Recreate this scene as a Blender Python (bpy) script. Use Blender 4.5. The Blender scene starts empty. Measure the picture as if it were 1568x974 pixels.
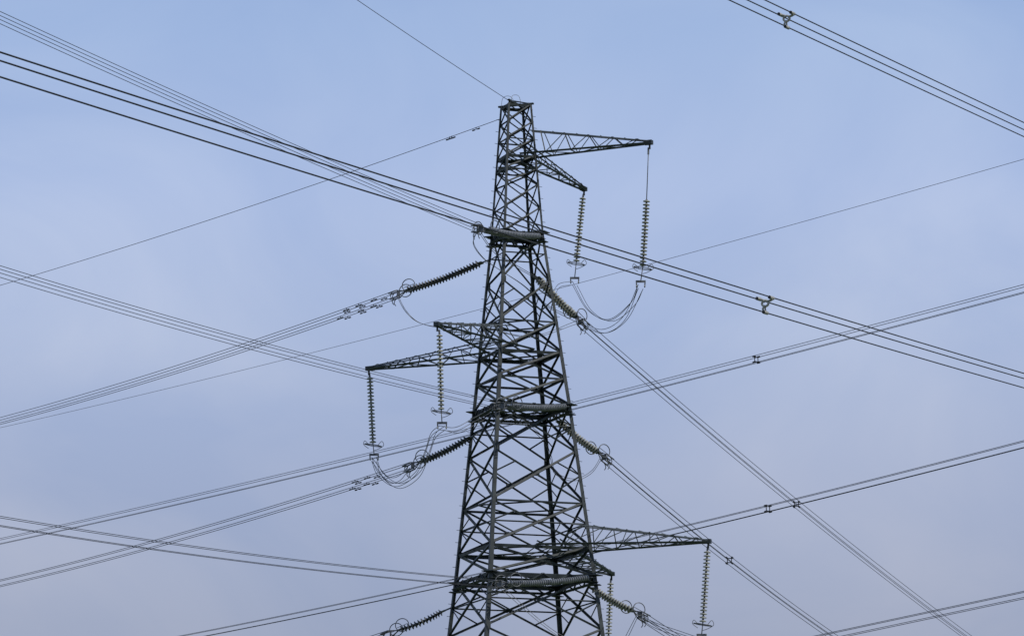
import bpy, bmesh, math, random
from mathutils import Vector, Matrix
random.seed(4)
sc = bpy.context.scene
V = Vector

# ------------------------------------------------------------ materials
def mat_noise(name, c1, c2, scale=3.0, rough=0.6, metal=0.0, bump=0.0, detail=6):
    m = bpy.data.materials.new(name); m.use_nodes = True
    nt = m.node_tree; b = nt.nodes['Principled BSDF']
    tc = nt.nodes.new('ShaderNodeTexCoord')
    n = nt.nodes.new('ShaderNodeTexNoise'); n.inputs['Scale'].default_value = scale
    n.inputs['Detail'].default_value = detail
    r = nt.nodes.new('ShaderNodeValToRGB')
    r.color_ramp.elements[0].color = (*c1, 1); r.color_ramp.elements[1].color = (*c2, 1)
    r.color_ramp.elements[0].position = 0.35; r.color_ramp.elements[1].position = 0.68
    nt.links.new(tc.outputs['Object'], n.inputs['Vector'])
    nt.links.new(n.outputs['Fac'], r.inputs['Fac'])
    nt.links.new(r.outputs['Color'], b.inputs['Base Color'])
    b.inputs['Roughness'].default_value = rough
    b.inputs['Metallic'].default_value = metal
    if bump:
        bp = nt.nodes.new('ShaderNodeBump'); bp.inputs['Strength'].default_value = bump
        nt.links.new(n.outputs['Fac'], bp.inputs['Height'])
        nt.links.new(bp.outputs['Normal'], b.inputs['Normal'])
    return m

M_STEEL = mat_noise('weathered_tower_paint', (0.008, 0.013, 0.013), (0.036, 0.046, 0.046), 1.6, 0.55)
M_ARM = mat_noise('weathered_arm_paint', (0.03, 0.04, 0.04), (0.09, 0.10, 0.10), 1.3, 0.55)
M_WIRE = mat_noise('weathered_aluminium_cable', (0.012, 0.013, 0.016), (0.035, 0.036, 0.042), 2.0, 0.6, 0.1)
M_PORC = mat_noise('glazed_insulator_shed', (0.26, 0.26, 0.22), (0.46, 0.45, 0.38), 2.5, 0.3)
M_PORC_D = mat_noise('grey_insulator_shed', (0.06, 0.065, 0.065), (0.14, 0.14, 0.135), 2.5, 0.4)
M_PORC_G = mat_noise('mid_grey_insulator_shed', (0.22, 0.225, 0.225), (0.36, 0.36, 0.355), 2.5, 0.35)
M_CAP = mat_noise('insulator_cap_metal', (0.015, 0.018, 0.018), (0.04, 0.04, 0.04), 5, 0.5, 0.3)
M_GALV = mat_noise('galvanised_fitting', (0.06, 0.065, 0.07), (0.17, 0.175, 0.18), 4, 0.5, 0.4)
M_CREAM = mat_noise('pale_spacer_casting', (0.30, 0.29, 0.25), (0.45, 0.43, 0.37), 6, 0.5)
M_CONC = mat_noise('concrete', (0.25, 0.24, 0.22), (0.38, 0.37, 0.35), 2, 0.9, 0, 0.3)
M_GRASS = mat_noise('grass_field', (0.035, 0.06, 0.018), (0.09, 0.12, 0.04), 0.15, 0.95, 0, 0.4, 12)

# ------------------------------------------------------------ mesh helpers
def finish(bm, name, mats, smooth=False):
    me = bpy.data.meshes.new(name); bm.to_mesh(me); bm.free()
    for m in mats: me.materials.append(m)
    o = bpy.data.objects.new(name, me); sc.collection.objects.link(o)
    return o

def frame(d, up=V((0, 0, 1))):
    d = d.normalized()
    if abs(d.dot(up)) > 0.97: up = V((1, 0, 0.1))
    s = d.cross(up).normalized()
    return d, s, s.cross(d).normalized()

def box_between(bm, a, b, s, u, w, h, mi=0):
    vs = []
    for p in (a, b):
        for i, j in ((0, 0), (1, 0), (1, 1), (0, 1)):
            vs.append(bm.verts.new(p + s * (w * i) + u * (h * j)))
    for f in ((3, 2, 1, 0), (4, 5, 6, 7), (0, 1, 5, 4), (1, 2, 6, 5), (2, 3, 7, 6), (3, 0, 4, 7)):
        bm.faces.new([vs[k] for k in f]).material_index = mi

def angle(bm, a, b, size=0.09, inward=None, mi=0):
    """rolled steel angle (L section)"""
    a = V(a); b = V(b); d = b - a
    if d.length < 0.02: return
    d, s, u = frame(d)
    if inward is not None:
        i = V(inward); i = i - d * i.dot(d)
        if i.length > 1e-3:
            i.normalize(); sd = d.cross(i).normalized()
            s = (i + sd).normalized(); u = (i - sd).normalized()
    t = max(0.012, size * 0.12)
    box_between(bm, a, b, s, u, size, t, mi)
    box_between(bm, a + u * t, b + u * t, s, u, t, size - t, mi)

def bar(bm, a, b, w, h, mi=0):
    a = V(a); b = V(b); d, s, u = frame(b - a)
    box_between(bm, a - s * w / 2 - u * h / 2, b - s * w / 2 - u * h / 2, s, u, w, h, mi)

def lathe(bm, a, b, prof, seg=14, mi=lambda k: 0):
    a = V(a); b = V(b); d, s, u = frame(b - a)
    rings = []
    for (l, r) in prof:
        c = a + d * l
        rings.append([bm.verts.new(c + (s * math.cos(2 * math.pi * k / seg) + u * math.sin(2 * math.pi * k / seg)) * max(r, 0.002)) for k in range(seg)])
    for i in range(len(rings) - 1):
        for k in range(seg):
            f = bm.faces.new((rings[i][k], rings[i][(k + 1) % seg], rings[i + 1][(k + 1) % seg], rings[i + 1][k]))
            f.material_index = mi(i); f.smooth = True
    for r, rev in ((rings[0], True), (rings[-1], False)):
        bm.faces.new(r[::-1] if rev else r)

def rod(bm, a, b, r, mi=0, seg=8):
    lathe(bm, a, b, [(0, r), ((V(b) - V(a)).length, r)], seg, lambda k: mi)

def tube(bm, pts, r, mi=0, seg=6, closed=False):
    pts = [V(p) for p in pts]; n = len(pts); rings = []
    for i, p in enumerate(pts):
        if closed: t = pts[(i + 1) % n] - pts[i - 1]
        else: t = pts[min(i + 1, n - 1)] - pts[max(i - 1, 0)]
        d, s, u = frame(t)
        rings.append([p + (s * math.cos(2 * math.pi * k / seg) + u * math.sin(2 * math.pi * k / seg)) * r for k in range(seg)])
    for i in range(1, n):
        best = min(range(seg), key=lambda o: (rings[i][o] - rings[i - 1][0]).length)
        rings[i] = rings[i][best:] + rings[i][:best]
    vr = [[bm.verts.new(q) for q in R] for R in rings]
    for i in range(n if closed else n - 1):
        A = vr[i]; B = vr[(i + 1) % n]
        off = 0
        if closed and i == n - 1:
            off = min(range(seg), key=lambda o: (B[o].co - A[0].co).length)
        for k in range(seg):
            f = bm.faces.new((A[k], A[(k + 1) % seg], B[(k + 1 + off) % seg], B[(k + off) % seg]))
            f.material_index = mi; f.smooth = True

def ring(bm, c, ax1, ax2, r1, r2, tr, mi=0, n=22):
    tube(bm, [c + ax1 * (r1 * math.cos(2 * math.pi * k / n)) + ax2 * (r2 * math.sin(2 * math.pi * k / n)) for k in range(n)], tr, mi, 6, True)

def spline(P, per=9):
    P = [V(p) for p in P]; out = []
    Q = [P[0] * 2 - P[1]] + P + [P[-1] * 2 - P[-2]]
    for i in range(1, len(Q) - 2):
        for k in range(per):
            t = k / per
            a, b, c, d = Q[i - 1], Q[i], Q[i + 1], Q[i + 2]
            out.append(0.5 * ((2 * b) + (c - a) * t + (2 * a - 5 * b + 4 * c - d) * t * t + (3 * b - a - 3 * c + d) * t ** 3))
    out.append(P[-1]); return out

# ------------------------------------------------------------ tower
PROF = [(0, .10, 8.5), (23.24, .02, 5.32), (26.7, 0, 4.83), (37.3, -.18, 3.36), (48.3, -.45, 1.80), (56.6, -.51, 1.06)]
TH = math.radians(-26)
ANG = {'R': TH, 'B': TH + math.pi / 2, 'L': TH + math.pi, 'F': TH - math.pi / 2}
def ax_r(z):
    for (z0, c0, r0), (z1, c1, r1) in zip(PROF, PROF[1:]):
        if z <= z1:
            t = (z - z0) / (z1 - z0); return c0 + (c1 - c0) * t, r0 + (r1 - r0) * t
    return PROF[-1][1:]
def corner(z, k):
    c, r = ax_r(z); return V((c + r * math.cos(ANG[k]), r * math.sin(ANG[k]), z))
def axis(z): return V((ax_r(z)[0], 0, z))
ORD = ['R', 'B', 'L', 'F']

bm = bmesh.new()
LV = [0, 6, 11.5, 16.5, 20.2, 23.4, 26.7, 28.44, 31.2, 34.4, 37.3, 39.0, 40.67, 42.6, 45.2, 48.3, 49.9, 51.4, 52.4, 53.27, 54.35, 55.45, 56.6]
for k in ORD:                                   # legs
    for z0, z1 in zip(LV, LV[1:]):
        s = 0.25 if z1 < 30 else (0.22 if z1 < 41 else (0.18 if z1 < 49 else 0.13))
        a, b = corner(z0, k), corner(z1, k)
        out = (a - axis(z0)).normalized()
        angle(bm, a + out * 0.05, b + out * 0.05, s, -out)
RINGS = (26.7, 37.3, 48.3)
ARMS = (28.44, 40.67, 53.27)
for i, k in enumerate(ORD):                     # face bracing
    k2 = ORD[(i + 1) % 4]
    for z0, z1 in zip(LV, LV[1:]):
        a0, b0, a1, b1 = corner(z0, k), corner(z0, k2), corner(z1, k), corner(z1, k2)
        fc = (a0 + b0 + a1 + b1) / 4; inn = (axis((z0 + z1) / 2) - fc); inn.z = 0; inn.normalize()
        s = 0.125 if z1 < 41 else (0.11 if z1 < 49 else 0.08)
        g = inn * (0.03)
        angle(bm, a0, b1, s, inn + V((0, 0, .6)))
        angle(bm, b0 + g, a1 + g, s, inn - V((0, 0, .6)))
        if z1 in RINGS: hs = 0.24
        elif z1 in ARMS: hs = 0.19
        elif z1 == 56.6: hs = 0.16
        else: hs = s * 0.95
        if z1 not in (51.4, 49.9, 45.2, 34.4, 23.4, 55.45):
            angle(bm, a1, b1, hs, inn - V((0, 0, .7)))
        wb, wt = (b0 - a0).length, (b1 - a1).length
        t = wb / (wb + wt); X = a0.lerp(b1, t)
        e = (b0 - a0).normalized()
        box_between(bm, X - e * s * 1.1 - V((0, 0, s * 1.1)) + inn * 0.045, X + e * s * 1.1 - V((0, 0, s * 1.1)) + inn * 0.045, inn, V((0, 0, 1)), 0.012, s * 2.2)
        if z1 < 48.4:
            la = a0.lerp(a1, t); lb = b0.lerp(b1, t)
            rs = s * 0.55
            if z1 in (31.2, 26.7, 20.2, 16.5, 48.3, 37.3):
                angle(bm, la + g * 2, lb + g * 2, rs, inn)
            if wb > 3.6 and z1 - z0 > 2.2:
                for (c0, c1, o1, o2) in ((a0, b1, a0, a1), (b0, a1, b0, b1)):
                    q = c0.lerp(c1, t * .5)
                    angle(bm, q, o1.lerp(o2, t), rs, inn)
                for (c0, c1, o1, o2) in ((a1, b0, a1, a0), (b1, a0, b1, b0)):
                    q = c0.lerp(c1, (1 - t) * .5)
                    angle(bm, q, o1.lerp(o2, 1 - t), rs, inn)
        for P0, o in ((a1, 1), (b1, -1)):
            if z1 > 20:
                w = s * 2.4
                p = P0 + e * (o * 0.02); q = P0 + e * (o * w)
                if o < 0: p, q = q, p
                box_between(bm, p - V((0, 0, w * .6)) + inn * .055, q - V((0, 0, w * .6)) + inn * .055, inn, V((0, 0, 1)), 0.012, w * 1.2)
for z in (20.2, 26.7, 28.44, 31.2, 37.3, 40.67, 42.6, 48.3, 52.4, 53.27, 56.6):
    C = [corner(z, k) for k in ORD]
    s = 0.11 if z < 45 else 0.08
    mids = [C[i].lerp(C[(i + 1) % 4], .5) for i in range(4)]
    dz = V((0, 0, -0.08))
    for i in range(4): angle(bm, mids[i] + dz, mids[(i + 1) % 4] + dz, s, V((0, 0, 1)))
    if z in RINGS or z in ARMS:
        angle(bm, C[0] + dz * 2.2, C[2] + dz * 2.2, s, V((0, 0, 1)))
        angle(bm, C[1] + dz * 3.4, C[3] + dz * 3.4, s, V((0, 0, 1)))
for z in RINGS:
    zb = z - 0.5
    for i, k in enumerate(ORD):
        k2 = ORD[(i + 1) % 4]
        a, b, a2, b2 = corner(z, k), corner(z, k2), corner(zb, k), corner(zb, k2)
        angle(bm, a2, b2, 0.18, V((0, 0, 1)))
        n = 4
        for j in range(n):
            p = a.lerp(b, j / n); q = a2.lerp(b2, (j + .5) / n); r = a.lerp(b, (j + 1) / n)
            angle(bm, p, q, 0.08); angle(bm, q, r, 0.08)
    for k in ORD:
        c = corner(z, k); o = (c - axis(z)).normalized(); e = V((-o.y, o.x, 0))
        box_between(bm, c - o * 0.7 - e * 0.4, c + o * 0.30 - e * 0.4, e, V((0, 0, 1)), 0.8, 0.05)
        box_between(bm, c - o * 0.7 - e * 0.3 - V((0, 0, .6)), c + o * 0.24 - e * 0.3 - V((0, 0, .6)), e, V((0, 0, 1)), 0.6, 0.05)
for z in RINGS:
    R_ = corner(z, 'R')
    bar(bm, axis(z).lerp(R_, .1) + V((0, 0, .06)), R_ + V((0, 0, .06)), 0.7, 0.06)
for k in ('R', 'L'):
    z = 3.0; j = 0
    while z < 56.3:
        c = corner(z, k); o = (c - axis(z)).normalized(); e = V((-o.y, o.x, 0))
        dd = (o * .5 + e * (1 if j % 2 else -1)).normalized()
        rod(bm, c + o * .04, c + o * .04 + dd * 0.22, 0.016, 0, 5)
        z += 0.38; j += 1
for k in ORD:
    angle(bm, corner(56.6, k), V((-.62, 0, 56.9)), 0.07)
bar(bm, corner(56.6, 'L') + V((-.15, 0, .06)), corner(56.6, 'R') + V((.15, 0, .06)), .16, .1)
bar(bm, corner(56.6, 'F') + V((0, -.1, .17)), corner(56.6, 'B') + V((0, .1, .17)), .14, .1)
# small marker box on the left leg below the top arm
c = corner(52.55, 'L') + V((.15, -.35, 0)); bar(bm, c, c + V((.55, -.1, 0)), .3, .34)

def crossarm(zb, zt, k, tip, n=5, s=0.10):
    i = ORD.index(k); kp, kn = ORD[(i - 1) % 4], ORD[(i + 1) % 4]
    tip = V(tip)
    dr = (tip - corner(zb, k)); dr.z = 0; dr.normalize(); e = V((-dr.y, dr.x, 0))
    bl = corner(zb, k).lerp(corner(zb, kp), .55); br = corner(zb, k).lerp(corner(zb, kn), .55)
    tl = corner(zt, k).lerp(corner(zt, kp), .18); tr = corner(zt, k).lerp(corner(zt, kn), .18)
    if (bl - br).dot(e) < 0: bl, br, tl, tr = br, bl, tr, tl
    TBl, TBr = tip + e * .13, tip - e * .13
    TTl, TTr = tip + e * .13 + V((0, 0, .22)), tip - e * .13 + V((0, 0, .22))
    up = V((0, 0, 1))
    angle(bm, bl, TBl, s * 1.35, up, 1); angle(bm, br, TBr, s * 1.35, up, 1)
    angle(bm, tl, TTl, s * .9, -up, 1); angle(bm, tr, TTr, s * .9, -up, 1)
    for j in range(n):
        t0, t1 = j / n, (j + 1) / n
        if j % 2 == 0: angle(bm, bl.lerp(TBl, t0), br.lerp(TBr, t1), s * .6, None, 1)
        else: angle(bm, br.lerp(TBr, t0), bl.lerp(TBl, t1), s * .6, None, 1)
        if j > 0: angle(bm, tl.lerp(TTl, t0), tr.lerp(TTr, t0), s * .5, None, 1)
        angle(bm, bl.lerp(TBl, t1), br.lerp(TBr, t1), s * .6, None, 1)
        tm = (t0 + t1) / 2
        for B0, B1, T0, T1 in ((bl, TBl, tl, TTl), (br, TBr, tr, TTr)):
            if j > 0: angle(bm, B0.lerp(B1, t0), T0.lerp(T1, tm), s * .55, None, 1)
            angle(bm, T0.lerp(T1, tm), B0.lerp(B1, t1), s * .55, None, 1)
    bar(bm, tip + V((0, 0, .11)) - dr * .35, tip + V((0, 0, .11)) + dr * .18, .34, .26)
    bar(bm, tip + V((0, 0, 0)), tip - V((0, 0, .32)), .05, .12)
crossarm(53.27, 54.95, 'R', (7.75, -3.7, 53.27), 5)
crossarm(53.27, 54.5, 'B', (3.95, 9.4, 53.27), 6)
crossarm(40.67, 41.7, 'L', (-9.87, 5.4, 40.67), 6)
crossarm(40.67, 42.2, 'F', (-5.2, -10, 40.67), 6)
crossarm(28.44, 29.9, 'R', (11.1, -4.1, 28.44), 6, .11)
crossarm(28.44, 29.6, 'B', (5.72, 13, 28.44), 7, .11)
tower = finish(bm, 'lattice_transmission_tower', [M_STEEL, M_ARM])

bm = bmesh.new()
for k in ORD:
    c = corner(0, k)
    lathe(bm, V((c.x, c.y, -1)), V((c.x, c.y, 1)), [(0, .9), (1.25, .9), (1.35, .55), (1.75, .5), (1.78, .45)], 20)
foot = finish(bm, 'footings', [M_CONC]); foot.parent = tower

# ------------------------------------------------------------ insulators
def shed_string(bm, a, b, pitch=0.2, R=0.17, mshed=0, mcap=1, seg=16):
    a = V(a); b = V(b); L = (b - a).length
    n = max(2, int(round(L / pitch))); p = L / n
    prof = []; mis = []
    for i in range(n):
        l = i * p
        pts = [(l + .00 * p, .05, 1), (l + .08 * p, .075, 1), (l + .24 * p, .08, 1), (l + .26 * p, .11, 0), (l + .42 * p, R * .93, 0),
               (l + .50 * p, R, 0), (l + .64 * p, R, 0), (l + .68 * p, R * .85, 0), (l + .66 * p, R * .55, 0), (l + .74 * p, .07, 0), (l + .80 * p, .045, 1)]
        for q in pts: prof.append(q[:2]); mis.append(mshed if q[2] == 0 else mcap)
    prof.append((L, .03)); mis.append(mcap)
    lathe(bm, a, b, prof, seg, lambda k: mis[k])

def suspension_set(name, top, s0, s1, end, R=0.19):
    bm = bmesh.new()
    top, s0, s1, end = map(V, (top, s0, s1, end))
    rod(bm, top, s0, .028, 2)
    bar(bm, top + V((0, 0, .05)), top.lerp(s0, .12 if (s0 - top).length > 1 else .9), .05, .12, 2)
    shed_string(bm, s0, s1, .225, R)
    ax, s, u = frame(end - s1, V((0, 1, 0)))
    rod(bm, s1, end, .03, 2)
    c = s1 + ax * .1
    X = V((1, 0, 0)); Y = V((0, 1, 0))
    T = (X * .98 - V((0, 0, .16))).normalized()
    ring(bm, c, T, Y, .56, .40, .024, 2)
    bar(bm, c - T * .54, c + T * .54, .035, .035, 2)
    tube(bm, spline([c + X * .30, c + X * .55 + V((0, 0, .25)), c + X * .66 + V((0, 0, -.02)), c + X * .3 - V((0, 0, .25)), c - V((0, 0, .35))], 6), .02, 2)
    tube(bm, spline([c - X * .25, c - X * .52 + V((0, 0, .28)), c - X * .6 + V((0, 0, .05)), c - X * .3 - V((0, 0, .2))], 6), .02, 2)
    bar(bm, end - X * .3, end + X * .3, .05, .14, 2)
    for sx in (-1, 1):
        bar(bm, end + X * .27 * sx + V((0, 0, .05)), end + X * .25 * sx - V((0, 0, .3)), .06, .08, 2)
        rod(bm, end + X * .25 * sx - V((0, .2, .3)), end + X * .25 * sx + V((0, .2, -.3)), .045, 2)
    return finish(bm, name, [M_PORC, M_CAP, M_GALV])

def tension_set(name, a, e, m=None, R=0.2, off=.2, pitch=.205, cap=None):
    bm = bmesh.new(); a = V(a); e = V(e); L = (e - a).length
    d, s, u = frame(e - a)
    p1 = a + d * .55; p2 = e - d * .55
    rod(bm, a, p1, .05, 2)
    for q in (p1, p2):
        box_between(bm, q - s * (off + .12) - u * .02 - d * .12, q + s * (off + .12) - u * .02 - d * .12, d, u, .24, .04, 2)
    for k in (-1, 1):
        sg = [p1 + s * off * k + d * .1, p2 + s * off * k - d * .1]
        n = 4                                            # heavy string hangs slightly
        pts = [sg[0].lerp(sg[1], i / n) - V((0, 0, .11 * 4 * (i / n) * (1 - i / n))) for i in range(n + 1)]
        for p, q in zip(pts, pts[1:]): shed_string(bm, p, q, pitch, R)
    for k in (-1, 1):
        c = p2 + s * (off + .26) * k - d * .1 + d * (.25 * k)
        ring(bm, c + u * .16, d, u, .42, .40, .03, 2)
        bar(bm, p2, c, .04, .04, 2)
        bar(bm, c + u * .12 - d * .36, c + u * .12 + d * .36, .03, .03, 2)
    for i in (-1, 1):
        for j in (-1, 1):
            t = e + s * .2 * i + u * .2 * j
            rod(bm, p2, t, .028, 2)
            rod(bm, t, t + d * .6, .045, 2)
            tube(bm, spline([t + d * .3, t + d * .42 - V((0, 0, .22)), t + d * .3 - V((0, 0, .45))], 5), .028, 2)
    bar(bm, e - s * .26, e + s * .26, .05, .34, 2)
    return finish(bm, name, [m or M_PORC, cap or M_CAP, M_GALV])

SS = 'suspension_insulator_string'
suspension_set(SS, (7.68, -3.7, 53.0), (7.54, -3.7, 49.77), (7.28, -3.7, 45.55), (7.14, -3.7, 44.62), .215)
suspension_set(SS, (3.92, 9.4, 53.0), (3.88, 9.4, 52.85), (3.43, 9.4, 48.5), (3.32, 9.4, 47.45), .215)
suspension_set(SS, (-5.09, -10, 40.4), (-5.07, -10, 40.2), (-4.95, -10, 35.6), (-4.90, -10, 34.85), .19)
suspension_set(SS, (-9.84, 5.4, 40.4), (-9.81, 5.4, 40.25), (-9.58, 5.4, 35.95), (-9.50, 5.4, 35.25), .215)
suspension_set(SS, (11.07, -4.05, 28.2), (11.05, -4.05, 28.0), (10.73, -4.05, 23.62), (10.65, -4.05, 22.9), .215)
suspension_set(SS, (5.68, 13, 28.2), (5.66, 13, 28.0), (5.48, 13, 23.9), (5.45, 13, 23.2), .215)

A1, A2, A3 = V((-2.71, -5.5, 47.52)), V((-1.39, -5.5, 36.58)), V((-1.50, -5.5, 25.8))
B1, B2, B3 = V((-7.93, 2.5, 45.06)), V((-6.97, 2.5, 34.12)), V((-8.29, 2.5, 23.61))
E1, E2, E3 = V((3.6, 4.5, 43.63)), V((5.05, 4.5, 34.95)), V((7.26, 4.5, 24.99))
TS = 'tension_insulator_set'
for z, A in ((48.0, A1), (37.2, A2), (26.6, A3)):
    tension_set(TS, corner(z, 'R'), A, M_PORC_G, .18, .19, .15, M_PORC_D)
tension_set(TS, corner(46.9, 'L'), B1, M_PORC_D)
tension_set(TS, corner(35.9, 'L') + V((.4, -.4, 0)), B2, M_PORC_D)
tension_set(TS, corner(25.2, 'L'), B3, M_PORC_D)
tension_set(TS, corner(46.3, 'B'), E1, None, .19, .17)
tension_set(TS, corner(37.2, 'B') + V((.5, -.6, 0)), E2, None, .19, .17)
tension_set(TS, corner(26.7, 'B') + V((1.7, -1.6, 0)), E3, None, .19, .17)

# ------------------------------------------------------------ conductors
def quad_spacer(bm, c, d, sp):
    d, s, u = frame(d); h = sp / 2
    pts = [c + s * h * i + u * h * j for i, j in ((-1, 1), (1, 1), (1, -1), (-1, -1))]
    for i in range(4):
        p, q = pts[i], pts[(i + 1) % 4]
        bar(bm, p.lerp(c, .25), q.lerp(c, .25), .06, .06, 1)
        bar(bm, p, p.lerp(c, .3), .08, .08, 1)
        rod(bm, p - d * .13, p + d * .13, .065, 1)

def tri_spacer(bm, c, d, offs):
    d, s, u = frame(d)
    hub = c + u * .02
    for k, o in enumerate(offs):
        p = c + o
        a = hub + (o.normalized() * .07)
        side = s * (.09 if k != 0 else -.09)
        tube(bm, spline([a, a.lerp(p, .5) + side, p], 6), .038, 3, 8)
        tube(bm, spline([a + d * .03, a.lerp(p, .5) + side * .6 + d * .12, p + d * .1], 6), .025, 3, 8)
        rod(bm, p - d * .16, p + d * .16, .06, 3, 10)
    ring(bm, hub, s, u, .12, .10, .04, 3, 14)

def damper(bm, p, d):
    d = d.normalized(); z = V((0, 0, 1))
    bar(bm, p + z * .03, p - z * .13, .05, .05, 1)
    rod(bm, p - z * .12 - d * .3, p - z * .12 + d * .3, .014, 1, 6)
    for k in (-1, 1):
        rod(bm, p - z * .12 + d * (.16 * k), p - z * .12 + d * (.36 * k), .05, 1)

def line(name, p0, p1, t0=0, t1=1, sag=0, n=4, sp=.45, r=.018, spacers=(), dampers=(), seg=6, N=80):
    bm = bmesh.new(); p0 = V(p0); p1 = V(p1)
    d, s, u = frame(p1 - p0)
    if n == 4: offs = [s * (sp / 2 * i) + u * (sp / 2 * j) for i in (-1, 1) for j in (-1, 1)]
    elif n == 3: offs = [-u * sp * .58, s * sp * .46 + u * sp * .38, -s * sp * .46 + u * sp * .38]
    else: offs = [V((0, 0, 0))]
    f = lambda t: p0.lerp(p1, t) - V((0, 0, 4 * sag * t * (1 - t)))
    for o in offs:
        ds = random.uniform(-.04, .06)
        tube(bm, [f(t0 + (t1 - t0) * k / N) + o - V((0, 0, ds * 4 * max(0, (k / N) * (1 - k / N)))) for k in range(N + 1)], r, 0, seg)
    for t in spacers:
        if n == 3: tri_spacer(bm, f(t), p1 - p0, offs)
        else: quad_spacer(bm, f(t), p1 - p0, sp)
    for j, t in enumerate(dampers):
        for o in offs: damper(bm, f(t + random.uniform(-.008, .008)) + o, p1 - p0)
    return finish(bm, name, [M_WIRE, M_CAP, M_GALV, M_CREAM])

N_ = 'overhead_conductor_bundle'
line(N_, A1, (-26.69, -44, 50.22), 0, 2.4, .15, sp=.4, r=.017)
line(N_, A2, (-26.35, -44, 37.16), 0, 2.4, .3, sp=.4, r=.017)
line(N_, A3, (-26.02, -44, 24.58), 0, 2.4, .3, sp=.4, r=.017)
line(N_, B1, (-40.43, 55, 45.24), 0, 2.6, .35, sp=.4, r=.02, dampers=(.04, .075, .11))
line(N_, B2, (-40.10, 55, 32.65), 0, 2.6, .35, sp=.4, r=.02, dampers=(.08, .11))
line(N_, B3, (-22.72, 30, 22.59), 0, 4, .2, sp=.4, r=.02)
line(N_, E1, (39.77, 100, 32.98), 0, 1.6, .5, sp=.4, r=.02, spacers=(.475,))
line(N_, E2, (23.81, 55, 28.58), 0, 2.2, .35, sp=.4, r=.02, spacers=(.5,))
line(N_, E3, (21.47, 55, 22.79), 0, 2.2, .2, sp=.4, r=.02)
line(N_, (-12.52, -140, 22.65), (19.48, -80, 25.49), -.5, 3.5, .12, n=3, sp=.5, r=.022, spacers=(.632,), N=120)
line(N_, (7.26, -100, 35.45), (20.48, -75, 36.86), -3, 6, .01, n=3, sp=.5, r=.022, spacers=(.13,), N=120)
line(N_, (-48.07, 110, 42.72), (32.65, 10, 46.84), -.6, 2, .5, sp=.42, r=.021, spacers=(.80,))
line(N_, (-28.24, 92, 32.28), (32.38, 10, 36.61), -.6, 2.2, .5, sp=.42, r=.021, spacers=(.75,))
line(N_, (20.95, 23, 25.5), (32.12, 10, 26.84), -8, 8, .0, sp=.42, r=.021)
G = 'earth_wire'
line(G, (-.80, 0, 56.86), (-9.57, -24, 56.8), 0, 4, .05, n=1, r=.018)
line(G, (-1.45, 0, 55.8), (-39.99, 50, 55.0), 0, 2.2, .3, n=1, r=.019, dampers=(.035, .075, .082))
line(G, (-48.35, 110, 53.38), (32.88, 10, 55.58), -.6, 2, .6, n=1, r=.016)

def jumper(pts, n=4, sp=.3, r=.019, name='jumper_loop'):
    bm = bmesh.new(); P = spline(pts, 9)
    m = len(P)
    offs = [(i, j) for i in (-1, 1) for j in (-1, 1)][:n] if n > 1 else [(0, 0)]
    for i, j in offs:
        o = V((sp / 2 * i, sp / 2 * i * .5, sp / 2 * j * .8)); amp = random.uniform(-.1, .14); a2 = random.uniform(-.07, .07)
        tube(bm, [P[k] + o * (1 - .3 * math.sin(math.pi * k / (m - 1))) + V((a2, 0, -amp)) * math.sin(math.pi * k / (m - 1)) for k in range(m)], r, 0)
    return finish(bm, name, [M_GALV])

I1 = V((7.14, -3.7, 44.3)); I2 = V((3.32, 9.4, 47.1)); I3 = V((-9.5, 5.4, 34.95)); I4 = V((-4.9, -10, 34.55))
I5 = V((10.65, -4.05, 22.6)); I6 = V((5.45, 13, 22.9))
jumper([I2, (4.22, 6, 44.7), (5.42, 1, 43.12), (6.63, -3, 43.39), I1], 3)
jumper([E1, (5.03, 2, 42.56), (6.26, -2, 42.64), I1], 3)
jumper([I2, (2.42, 6, 46.27), (1.79, 2, 44.9), (.9, -1.5, 45.2), (-1.6, -4, 46.3), A1], 2)
jumper([B1, (-7.26, 1, 43.62), (-6.32, 1, 42.87), (-4.6, 1, 42.58), (-2.76, 1, 42.71), (0.5, 2, 42.2), E1], 2, .25)
jumper([A1, (-3.0, -5, 46.79), (-2.44, -4, 46.1), (-1.5, -3, 45.6), (0, -1, 45.0), (1.6, 2.5, 44.3), E1], 2, .25)
jumper([I3, (-9.06, 5, 33.9), (-7.84, 2, 32.77), (-6.49, -3, 32.75), (-5.81, -7, 33.48), (-5.42, -9, 34.24), I4], 4)
jumper([I4, (-4.05, -7, 34.9), (-3.0, -6, 35.6), A2], 3)
jumper([I3, (-8.5, 4.4, 33.6), (-7.7, 3.4, 33.5), B2], 2)
jumper([E2, (4.29, 2, 33.59), (3.13, 1, 32.95), (1.99, 0, 33.26), (1.69, -1, 34.17), (1.0, -3, 35.2), A2], 2)
jumper([E3, (8.17, 2, 24.11), (9.64, -1, 23.25), I5], 3)
jumper([E3, (6.4, 7, 23.4), (5.9, 10, 22.7), I6], 2)
jumper([I5, (7, -5, 21.4), (2.5, -6, 22.6), A3], 2)
jumper([(-1.45, 0, 56.3), (-1.35, 0, 57.2), (-.9, 0, 57.35), (-.6, 0, 56.9), (-.55, 0, 56.7)], 1, r=.014)
jumper([(-.8, 0, 56.9), (-.75, .2, 57.4), (-.4, .3, 57.45), (-.25, .2, 57.0), (-.3, 0, 56.6)], 1, r=.014)

# ------------------------------------------------------------ ground
bm = bmesh.new(); S = 6000; n = 24
g = [[bm.verts.new((-S + 2 * S * i / n, -S + 2 * S * j / n, 0)) for j in range(n + 1)] for i in range(n + 1)]
for i in range(n):
    for j in range(n):
        bm.faces.new((g[i][j], g[i + 1][j], g[i + 1][j + 1], g[i][j + 1]))
finish(bm, 'ground', [M_GRASS])

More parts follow.
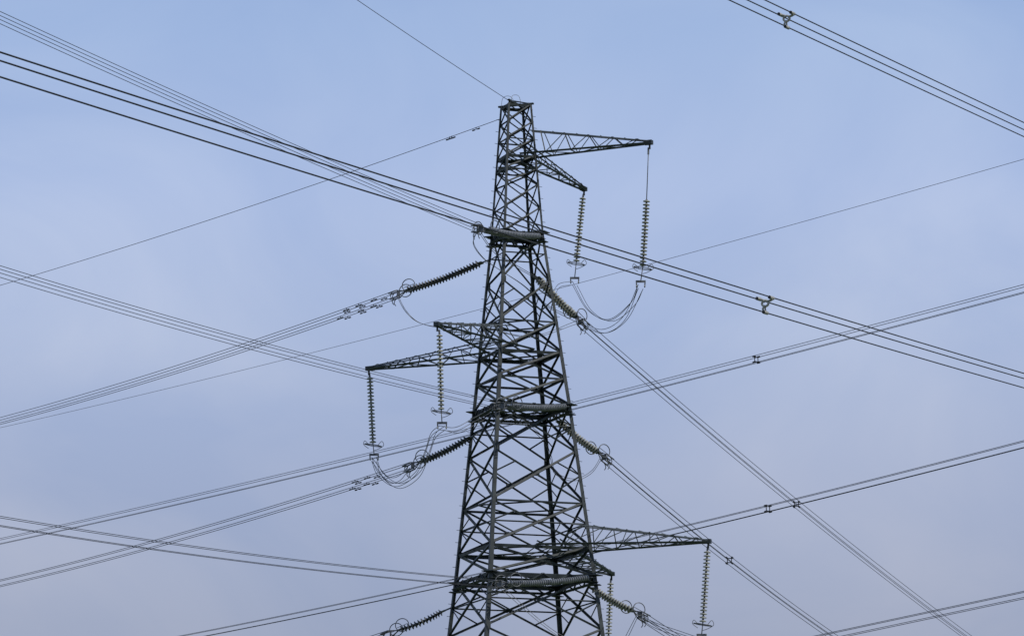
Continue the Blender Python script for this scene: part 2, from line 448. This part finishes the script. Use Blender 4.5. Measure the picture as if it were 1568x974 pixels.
# ------------------------------------------------------------ camera, sky, sun
pitch = math.atan(41.34 / 220)
cam = bpy.data.cameras.new('camera'); co = bpy.data.objects.new('camera', cam); sc.collection.objects.link(co)
co.location = (-.76, -220, 1.7); co.rotation_euler = (math.pi / 2 + pitch, 0, 0)
cam.lens = 126.28; cam.clip_end = 20000; sc.camera = co

SUN_EL, SUN_AZ = math.radians(52), math.radians(125)   # azimuth clockwise from +Y
w = bpy.data.worlds.new('World'); sc.world = w; w.use_nodes = True
nt = w.node_tree; L = nt.links.new
sky = nt.nodes.new('ShaderNodeTexSky'); sky.sky_type = 'NISHITA'; sky.sun_disc = False
sky.sun_elevation = SUN_EL; sky.sun_rotation = SUN_AZ
bg = nt.nodes['Background']; bg.inputs[1].default_value = .1
tc = nt.nodes.new('ShaderNodeTexCoord')
sep = nt.nodes.new('ShaderNodeSeparateXYZ'); L(tc.outputs['Generated'], sep.inputs[0])
ramp = nt.nodes.new('ShaderNodeValToRGB'); L(sep.outputs['Z'], ramp.inputs['Fac'])
cr = ramp.color_ramp; cr.elements[0].position = 0.0; cr.elements[0].color = (.34, .37, .47, 1)
cr.elements[1].position = 1; cr.elements[1].color = (.15, .24, .48, 1)
for pos, c in ((.10, (.345, .385, .54)), (.14, (.395, .45, .635)), (.18, (.44, .52, .74)), (.22, (.44, .54, .80)), (.26, (.37, .495, .775)), (.33, (.29, .42, .71))):
    e = cr.elements.new(pos); e.color = (*c, 1)
mp = nt.nodes.new('ShaderNodeMapping'); mp.inputs['Scale'].default_value = (1, 1, 2.0); mp.inputs['Rotation'].default_value = (0, .35, 0); L(tc.outputs['Generated'], mp.inputs[0])
no = nt.nodes.new('ShaderNodeTexNoise'); no.inputs['Scale'].default_value = 7; no.inputs['Detail'].default_value = 8; no.inputs['Roughness'].default_value = .5
no.inputs['Distortion'].default_value = .8
L(mp.outputs[0], no.inputs['Vector'])
mr = nt.nodes.new('ShaderNodeMapRange'); mr.inputs[1].default_value = .35; mr.inputs[2].default_value = .68; L(no.outputs['Fac'], mr.inputs[0])
# thin cirrus veil: more cloud = paler and less blue
cl = nt.nodes.new('ShaderNodeMix'); cl.data_type = 'RGBA'
cl.inputs['A'].default_value = (.88, .92, .97, 1); cl.inputs['B'].default_value = (1.14, 1.10, 1.04, 1); L(mr.outputs[0], cl.inputs['Factor'])
sc10 = nt.nodes.new('ShaderNodeVectorMath'); sc10.operation = 'SCALE'; sc10.inputs['Scale'].default_value = 10
L(ramp.outputs['Color'], sc10.inputs[0])
sc2 = nt.nodes.new('ShaderNodeVectorMath'); sc2.operation = 'MULTIPLY'; L(sc10.outputs[0], sc2.inputs[0]); L(cl.outputs['Result'], sc2.inputs[1])
mix = nt.nodes.new('ShaderNodeMix'); mix.data_type = 'RGBA'; mix.inputs['Factor'].default_value = .88
L(sky.outputs[0], mix.inputs['A']); L(sc2.outputs[0], mix.inputs['B']); L(mix.outputs['Result'], bg.inputs[0])

sl = bpy.data.lights.new('sun', 'SUN'); sl.energy = 2.8; sl.angle = math.radians(.5); sl.color = (1, .95, .87)
so = bpy.data.objects.new('sun', sl); sc.collection.objects.link(so)
sd = V((math.sin(SUN_AZ) * math.cos(SUN_EL), math.cos(SUN_AZ) * math.cos(SUN_EL), math.sin(SUN_EL)))
so.rotation_euler = sd.to_track_quat('Z', 'Y').to_euler(); so.location = (60, -60, 90)
sc.view_settings.view_transform = 'Standard'; sc.view_settings.look = 'None'; sc.view_settings.exposure = 0
